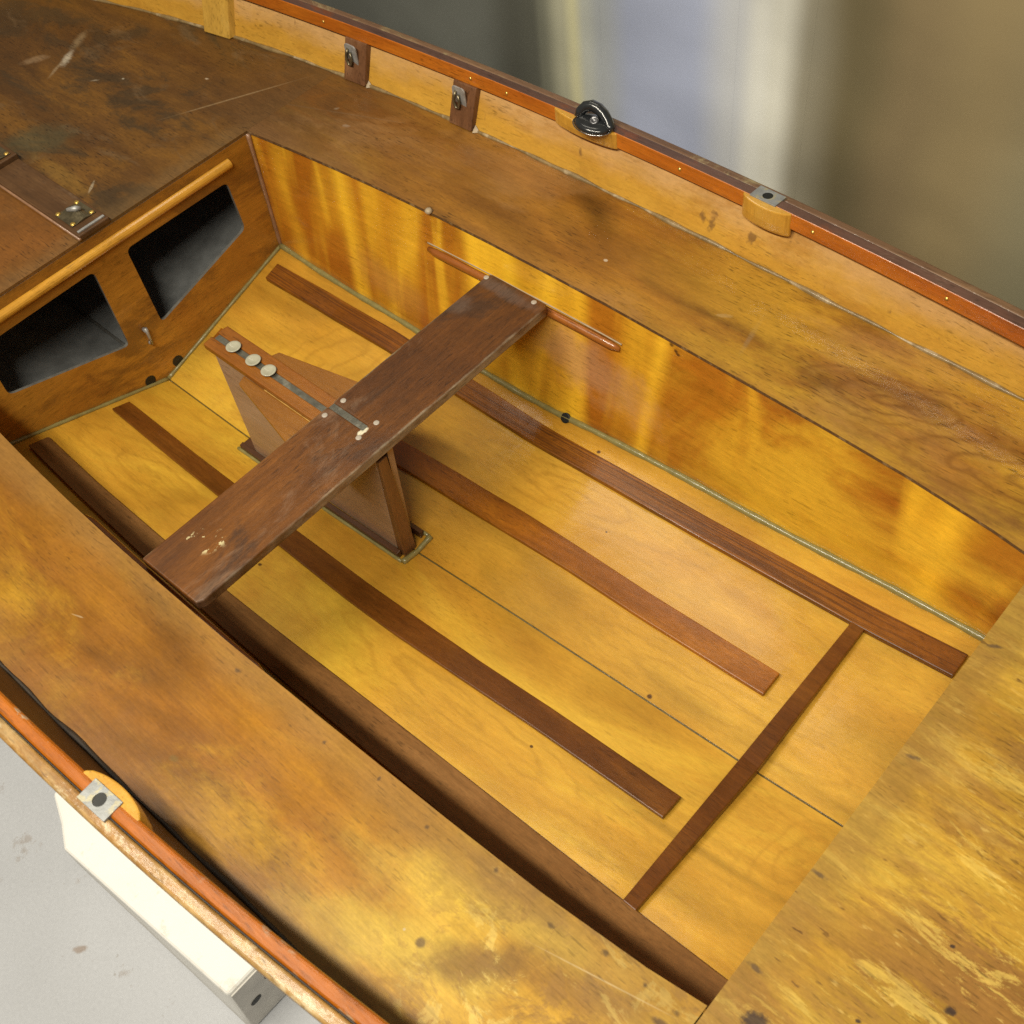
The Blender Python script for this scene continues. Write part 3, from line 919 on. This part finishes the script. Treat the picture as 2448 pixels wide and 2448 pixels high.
# base logs and their epoxy
for s in (1, -1):
    mb = MB()
    rings = []
    for x in frange(.298, .764, 14):
        z0 = fz(x, .03)
        rings.append([(x, s * .0242, z0 - .003), (x, s * .034, z0 - .001), (x, s * .034, z0 + .015), (x, s * .0242, z0 + .017)])
    mb.loft(rings)
    mb.build('base_log', M_PLINTH, case_o, bevel=.0015)
    bead('base_fillet', [(x, s * .0355, fz(x, .0355) + .0015) for x in frange(.292, .775, 40)], .0036, M_EPOXY, case_o)
mb = MB()
mb.box(.298, .334, -.0242, .0242, fz(.3, 0) + .002, fz(.3, 0) + .022)
mb.build('base_block', M_PLINTH, case_o, bevel=.0015)
bead('base_fillet', [(.779, y, fz(.779, y) + .003) for y in frange(-.036, .036, 14)], .0055, M_EPOXY, case_o)
# three dished white nylon buttons standing in the slot
for x in (.386, .441, .483):
    mb = MB()
    mb.lathe([(.0050, -.010), (.0050, -.001), (.0125, .0015), (.0140, .0036), (.0134, .0046), (.009, .0026), (.004, .0014), (0, .0010)], (x, CY - .001, PT), (0, 0, 1), 28)
    mb.build('nylon_button', M_NYLON, case_o, smooth=True)

# ------------------------------------------------------------------ thwart
TX0, TX1, TY = .6455, .7835, .3915
mb = MB()
poly = [(TX0, -.0062), (.731, -.0062), (.731, .0062), (TX0, .0062), (TX0 - .002, TY - .006), (TX0 + .005, TY), (TX1 - .004, TY - .001), (TX1 + .001, TY - .010),
        (TX1 - .001, -TY + .014), (TX1 - .006, -TY + .003), (TX0 + .001, -TY)]
mb.prism(poly, -.0715, -.052)
thw = mb.build('thwart', M_THW, boat, bevel=.0028, seg=3)
mb = MB()
mb.box(.6475, .7308, -.0060, .0060, -.066, -.0545)
mb.build('slot_strip', M_SLOT, thw)
for (x, y) in ((.657, -.0225), (.658, .0185), (.738, -.0215), (.738, .0185), (.7585, .381), (.647, .379)):
    mb = MB()
    mb.lathe([(.0052, -.001), (.0052, .0006), (.0040, .0012), (0, .0013)], (x, y, -.052), (0, 0, 1), 16)
    mb.build('screw_plug', M_PLUG, thw, smooth=True)

# half round risers on the tank walls
for s in (1, -1):
    mb = MB()
    rings = []
    for i, t in enumerate(frange(0, 1, 24)):
        x = .478 + t * .456
        z = -.0815 + .006 * t
        w = yin(x) + (ych(x) - yin(x)) * (-z / -fz(x, ych(x))) + .002
        k = min(1, .55 + .9 * min(i, 23 - i))
        rings.append([(x, s * (w - .0105 * k * math.sin(a)), z + .0085 * k * math.cos(a)) for a in frange(0, math.pi, 9)])
    mb.loft(rings)
    mb.build('thwart_riser', M_RISER, boat, smooth=True)
    bead('riser_glue', [(.475 + t * .462, s * (yin(.475 + t * .462) - .0085), -.0705 + .006 * t) for t in frange(0, 1, 60)], .0016, M_PALEFILL, boat, 6)

# lump of dried filler on the far deck edge
mb = MB()
mb.lathe([(.0, -.003), (.006, -.001), (.0075, .003), (.004, .006), (0, .0065)], (.485, .4075, 0), (.2, -.3, 1), 10)
mb.build('filler_lump', M_PALEFILL, boat, smooth=True)

# ------------------------------------------------------------------ gunwales
def rail(s, x0, x1, ya, yb, zt, zb, name, mat, bev, n=None, rnd=0.0, parent=boat):
    mb = MB()
    rings = []
    for x in frange(x0, x1, n or max(6, int((x1 - x0) * 34))):
        y = gy(x); z = gz(x)
        rings.append([(x, s * (y + ya), z - zb), (x, s * (y + yb), z - zb), (x, s * (y + yb), z - zt - rnd), (x, s * (y + ya), z - zt)])
    mb.loft(rings, mi=[0, 0, 1, 0] if isinstance(mat, list) else None)
    return mb.build(name, mat, parent, bevel=bev, seg=3)


for s in (1, -1):
    inw = rail(s, -1.14, 2.24, 0, .0190, 0, .0305, 'inwale', [M_INWFAR, M_INWTOP] if s > 0 else M_INWNEAR, .0022 if s > 0 else .006)
    rail(s, -1.14, 2.24, .0206, .0378, .0015, .032, 'rubbing_strake', M_STRKFAR if s > 0 else M_STRK, .004, rnd=.002)
    rail(s, -1.14, 2.24, .0192, .0204, .0022, .020, 'gunwale_seam', M_DARKSEAM, 0)
    # brass pins in the face of the inwale
    for x in ((-.02, .37, .46, .66 + .2, 1.13, 1.37) if s > 0 else ()):
        mb = MB()
        mb.lathe([(.0032, -.001), (.0032, .0008), (0, .0014)], (x, s * gy(x), gz(x) - .015), (0, -s, .0), 12)
        mb.build('brass_pin', M_BRASS, inw, smooth=True)


def lens_block(s, x0, x1, bulge, top, bot, name='rowlock_block'):
    """pale block bellied out inboard of the inwale"""
    mb = MB()
    rings = []
    for z, k in ((top, 1.0), (top + (bot - top) * .55, 1.0), (top + (bot - top) * .85, .86), (bot, .62)):
        ring = []
        for t in frange(0, 1, 15):
            x = x0 + (x1 - x0) * t
            b = bulge * k * (math.sin(math.pi * t) ** .6) + .0006
            ring.append((x, s * (gy(x) - b), gz(x) + z))
        for t in frange(1, 0, 8):
            x = x0 + (x1 - x0) * t
            ring.append((x, s * (gy(x) + .006), gz(x) + z))
        rings.append(ring)
    mb.loft(rings)
    return mb.build(name, M_BLOCKPALE, boat, bevel=.0022)


def ring_plate(mb, c, ux, uy, hx, hy, r, z0, z1):
    """rectangular plate with a round hole"""
    n = 32
    def P(a, rr=None):
        ca, sa = math.cos(a), math.sin(a)
        if rr: return ca * rr, sa * rr
        k = min(hx / max(1e-6, abs(ca)), hy / max(1e-6, abs(sa)))
        return ca * k, sa * k
    def W(p, z): return Vector(c) + Vector(ux) * p[0] + Vector(uy) * p[1] + Vector((0, 0, z))
    A = sorted(set([2 * math.pi * i / n for i in range(n)] + [math.atan2(j * hy, i * hx) % (2 * math.pi) for i in (1, -1) for j in (1, -1)]))
    rings = []
    for (rr, z) in ((None, z0), (None, z1), (r, z1), (r, .0002)):
        rings.append([W(P(a, rr), z) for a in A])
    mb.loft(rings, True, False)
    return [W(P(a, r), .0004) for a in A]


for s in (1, -1):
    blk = lens_block(s, .985 if s < 0 else .992, 1.088, .0135, -.0008, -.046)
    xc = 1.032
    d = Vector((1, s * (gy(xc + .01) - gy(xc - .01)) / .02, (gz(xc + .01) - gz(xc - .01)) / .02)).normalized()
    e = Vector((0, 0, 1)).cross(d).normalized()
    mb = MB()
    h = ring_plate(mb, (xc, s * .6605, gz(xc)), d, e, .0255, .0145, .0085, -.0035, .0016)
    mb.build('rowlock_plate', M_ZINC, blk, bevel=.0006)
    mb = MB()
    mb.face([mb.v(p) for p in h])
    mb.build('socket_hole', M_BLACK, blk)

# fairlead on its block, far side
blk = lens_block(1, .577, .722, .0125, -.0008, -.033, 'fairlead_block')
fx, fy = .672, .654
g0 = gz(fx)
mb = MB()
prof = [(.0, 0), (.023, 0), (.0245, .002), (.022, .007), (.016, .0095), (0, .010)]
n = 28
mb.loft([[(fx + 1.5 * r * math.cos(2 * math.pi * i / n), fy + 1.0 * r * math.sin(2 * math.pi * i / n), g0 + h + .0008) for i in range(n)] for r, h in prof[1:-1]])
fl = mb.build('fairlead', M_PLASTIC, blk, smooth=True)
mb = MB()
mb.loft([[(fx + 1.5 * r * math.cos(2 * math.pi * i / n), fy + r * math.sin(2 * math.pi * i / n), g0 + h) for i in range(n)] for r, h in ((.0262, .0006), (.0268, .0022), (.0250, .0024), (.0250, .0006))], True, False)
mb.build('fairlead_base', M_CHROME, blk, smooth=True)
mb = MB()
pts = [(fx - .034, fy + .002, g0 + .004), (fx - .034, fy + .009, g0 + .012), (fx - .027, fy + .016, g0 + .020), (fx - .015, fy + .020, g0 + .024), (fx - .002, fy + .021, g0 + .022),
       (fx + .012, fy + .019, g0 + .017), (fx + .024, fy + .014, g0 + .011), (fx + .034, fy + .008, g0 + .005), (fx + .037, fy + .003, g0 + .002)]
mb.tube(pts, [.008, .009, .0098, .0102, .0102, .0098, .0092, .0082, .007], 14)
mb.build('fairlead_arch', M_PLASTIC, blk, smooth=True)
mb = MB()
mb.lathe([(.008, -.004), (.009, 0), (.0072, .003), (.005, .0034), (.0036, 0)], (fx + .004, fy + .001, g0 + .0115), (.12, -.45, .9), 20)
mb.build('fairlead_eye', M_EYE, blk, smooth=True)

# shroud blocks with hooks on the far topside
def side_pt(x, z, s=1):
    t = z / (gz(x) - .002)
    return s * (yout(x) + (gy(x) + .0195 - yout(x)) * t)


for (x0, x1) in ((.036, .096), (.326, .386)):
    mb = MB()
    f = .012
    rings = []
    for z in (.0012, gz(x0) - .030):
        rings.append([(x0, side_pt(x0, z) + .002, z), (x1, side_pt(x1, z) + .002, z), (x1 - .002, side_pt(x1, z) - f, z), (x0, side_pt(x0, z) - f, z)])
    mb.loft(rings)
    blk = mb.build('shroud_block', M_BLOCKDARK, boat, bevel=.0018)
    xm = (x0 + x1) / 2 - .007
    yb = side_pt(xm, .05) - f
    mb = MB()
    mb.prism(rounded([(-.017, -.027), (.017, -.027), (.017, .029), (-.017, .029)], .009), 0, .003,
             lambda p: (xm + p[0], yb - p[2], .048 + p[1]))
    mb.build('shroud_plate', M_STEEL, blk, bevel=.0006)
    mb = MB()
    mb.tube([(xm - .006, yb - .003, .068), (xm - .008, yb - .008, .058), (xm - .009, yb - .010, .046), (xm - .005, yb - .010, .036), (xm + .002, yb - .009, .036),
             (xm + .003, yb - .007, .048), (xm + .001, yb - .005, .062)], .0030, 10)
    mb.build('shroud_hook', M_GUNMETAL, blk, smooth=True)
    # pale filler at its foot
    mb = MB()
    mb.loft([[(x1 - .001, side_pt(x1, 0) - .003, .0012), (x1 + .016, side_pt(x1, 0) - .003, .0012), (x1 + .003, side_pt(x1, 0) - .014, .0012)],
             [(x1, side_pt(x1, .012) - .003, .012), (x1 + .003, side_pt(x1, .012) - .003, .010), (x1 + .001, side_pt(x1, .012) - .007, .008)]])
    mb.build('foot_filler', M_PALEFILL, blk, bevel=.002)
# pale knee further forward
mb = MB()
rings = []
for z in (.0012, gz(-.35) - .031):
    rings.append([(-.372, side_pt(-.372, z) + .002, z), (-.292, side_pt(-.292, z) + .002, z), (-.296, side_pt(-.292, z) - .016, z), (-.372, side_pt(-.372, z) - .016, z)])
mb.loft(rings)
mb.build('deck_knee', M_KNEE, boat, bevel=.002)

# ------------------------------------------------------------------ mast step on the foredeck
step = MB()
step.box(-.312, .004, -.0345, .0345, .0004, .0115)
step = step.build('mast_step', M_STEP, boat, bevel=.0022)
mb = MB()
mb.box(-.62, -.313, -.0365, .0365, .0004, .021)
mb.build('mast_step_block', M_STEP, step, bevel=.002)
mb = MB()
mb.tube([(-.618, -.0362, .004), (-.15, -.0352, .004), (.004, -.035, .004)], .0032, 8)
mb.build('step_glue', M_CORNER, step, smooth=True)
for (xc, z) in ((-.058, .0116), (-.352, .0211)):
    mb = MB()
    rings = []
    for t in frange(-1, 1, 15):
        y = t * .0275
        hump = .007 * max(0, 1 - (t / .55) ** 2)
        rings.append([(xc - .030, y, z + .0003), (xc + .030, y, z + .0003), (xc + .030, y, z + .0022 + hump * .3), (xc + .005, y, z + .0022 + hump), (xc - .022, y, z + .0022 + hump * .6)])
    mb.loft(rings)
    pl = mb.build('step_plate', M_GUNMETAL, step, bevel=.0006)
    mb = MB()
    mb.tube([(xc - .012, -.006, z + .008), (xc + .004, .004, z + .012), (xc + .006, .012, z + .009)], [.004, .006, .004], 10)
    mb.build('step_clip', M_STEEL, step, smooth=True)
    for dx in (-.0255, .0245):
        for y in (-.0215, .0215):
            mb = MB()
            mb.lathe([(.0055, 0), (.0052, .0014), (.003, .0026), (0, .0029)], (xc + dx, y, z + .0018), (0, 0, 1), 14)
            mb.build('brass_screw', M_BRASS, step, smooth=True)
mb = MB()
mb.box(-.008, -.0025, -.030, .030, .0112, .0150)
mb.build('end_strip', M_STEEL, step, bevel=.0008)

# ------------------------------------------------------------------ white block beside the boat
WX = Vector((.80, -.70, FLZ))
M_WHITE = plain('white_foam_paint', (.82, .81, .77), .6, 0, .04, 12, .15, extra=lambda N, c: N.mix(N.rng(N.math('MULTIPLY_ADD', N.noise(N.co, 26, 8, .7), .09, N.sep()[2]), -.60, -.66, 0, .5), N.mix(N.rng(N.noise(N.co, 34, 8, .7), .57, .68, 0, .4), c, (.56, .50, .40)), (.42, .39, .34)))
M_CAPGREY = plain('grey_end_paint', (.50, .48, .44), .5, .1, .15, 30, .25)
wb = thing('support_block', WX, 'white support block with a grey slotted end on the grey floor beside the boat', 'block')
mb = MB()
top = [(.510, -.718), (.571, -.740), (.616, -.764), (1.030, -.727), (1.030, -.44), (.510, -.44)]
bot = [(.500, -.722), (.525, -.766), (.560, -.7725), (1.040, -.742), (1.042, -.44), (.500, -.44)]
mb.loft([[(x, y, FLZ + .001) for x, y in bot], [(x, y, -.55) for x, y in top]])
mb.build('block_body', M_WHITE, wb, bevel=.008, seg=3)
def endpt(y, z, k):
    t = (z + .55) / -.15
    return (1.0302 + .0115 * t + k, y, z)
mb = MB()
mb.loft([[endpt(-.736, FLZ + .006, k), endpt(-.50, FLZ + .006, k), endpt(-.50, -.556, k), endpt(-.7245, -.556, k)] for k in (.0005, .004)])
end = mb.build('end_plate', M_CAPGREY, wb, bevel=.001)
for y, z, ry, rz in ((-.703, -.625, .0105, .0065), (-.665, -.592, .006, .0055)):
    mb = MB()
    ring = [Vector(endpt(y + ry * math.cos(q) + .35 * rz * math.sin(q), z + rz * math.sin(q), .0043)) for q in frange(0, 2 * math.pi, 17)[:-1]]
    mb.loft([ring, [p + Vector((.001, 0, 0)) for p in ring]])
    mb.build('slot', M_BLACK, end)

# ------------------------------------------------------------------ boards leaning behind the boat, blur painted as soft bands
def soft(name, stops, amp=.05, rough=.75):
    """background blur put into the colour: soft edged bands across the width of the board (world x)"""
    N = NT(name)
    X, Y, Z = N.sep()
    w = N.math('MULTIPLY_ADD', N.noise(N.co, 2.2, 2, .4), amp * 2, N.math('SUBTRACT', X, amp))
    lo, hi = stops[0][0], stops[-1][0]
    v = N.rng(w, lo, hi, 0, 1, False)
    c = N.ramp(v, [((p - lo) / (hi - lo), q) for p, q in stops])
    c = N.mul(c, N.math('MULTIPLY_ADD', N.noise(N.mapping((1, 1, 1.5), (2, 2, 8)), 2.6, 2, .4), .9, .55))
    for e in N.t.nodes:
        if e.type == 'VALTORGB': e.color_ramp.interpolation = 'EASE'
    N.L(c, N.b.inputs['Base Color'])
    N.b.inputs['Roughness'].default_value = rough
    return N.m


GREY = (.155, .16, .14); CREAM = (.72, .69, .44); PALE = (.56, .58, .53); BLUE = (.45, .50, .68); WHITE = (.86, .86, .80); OLIVE = (.26, .235, .145); BROWN = (.315, .24, .12)
YB = 1.35
boards = [
    ('dark_board', 'dark grey green board standing on the floor behind the bow', 'board', -2.2, -.1002, soft('blurred_grey_paint', [(-2.2, GREY), (-.34, GREY), (-.20, (.10, .10, .08)), (-.13, (.12, .12, .095)), (-.10, (.21, .21, .16))], .02)),
    ('tall_post', 'pale cream post between the dark board and the blue grey board', 'post', -.10, .0998, soft('cream_paint', [(-.10, (.21, .21, .16)), (-.03, (.50, .49, .36)), (.01, CREAM), (.05, PALE), (.10, (.47, .50, .53))], .012)),
    ('tall_board', 'pale blue grey board standing behind the fairlead', 'board', .10, .4998, soft('blue_grey_paint', [(.10, (.47, .50, .53)), (.20, BLUE), (.37, BLUE), (.50, (.64, .66, .70))], .02)),
    ('white_board', 'white board standing behind the far rowlock socket', 'board', .50, .6898, soft('white_paint', [(.50, (.64, .66, .70)), (.565, WHITE), (.61, (.82, .81, .72)), (.69, (.33, .30, .22))], .012)),
    ('brown_board', 'olive brown board behind the stern end of the far gunwale', 'board', .69, 3.2, soft('brown_stain', [(.69, (.33, .30, .22)), (.80, (.175, .140, .070)), (.92, (.26, .195, .10)), (1.05, BROWN), (1.3, OLIVE), (3.2, OLIVE)], .07)),
]
for nm, lab, cat, x0, x1, m in boards:
    mb = MB()
    mb.box(x0, x1, YB, YB + .03, FLZ, .75)
    o = mb.build(nm, m)
    tag(o, lab, cat)
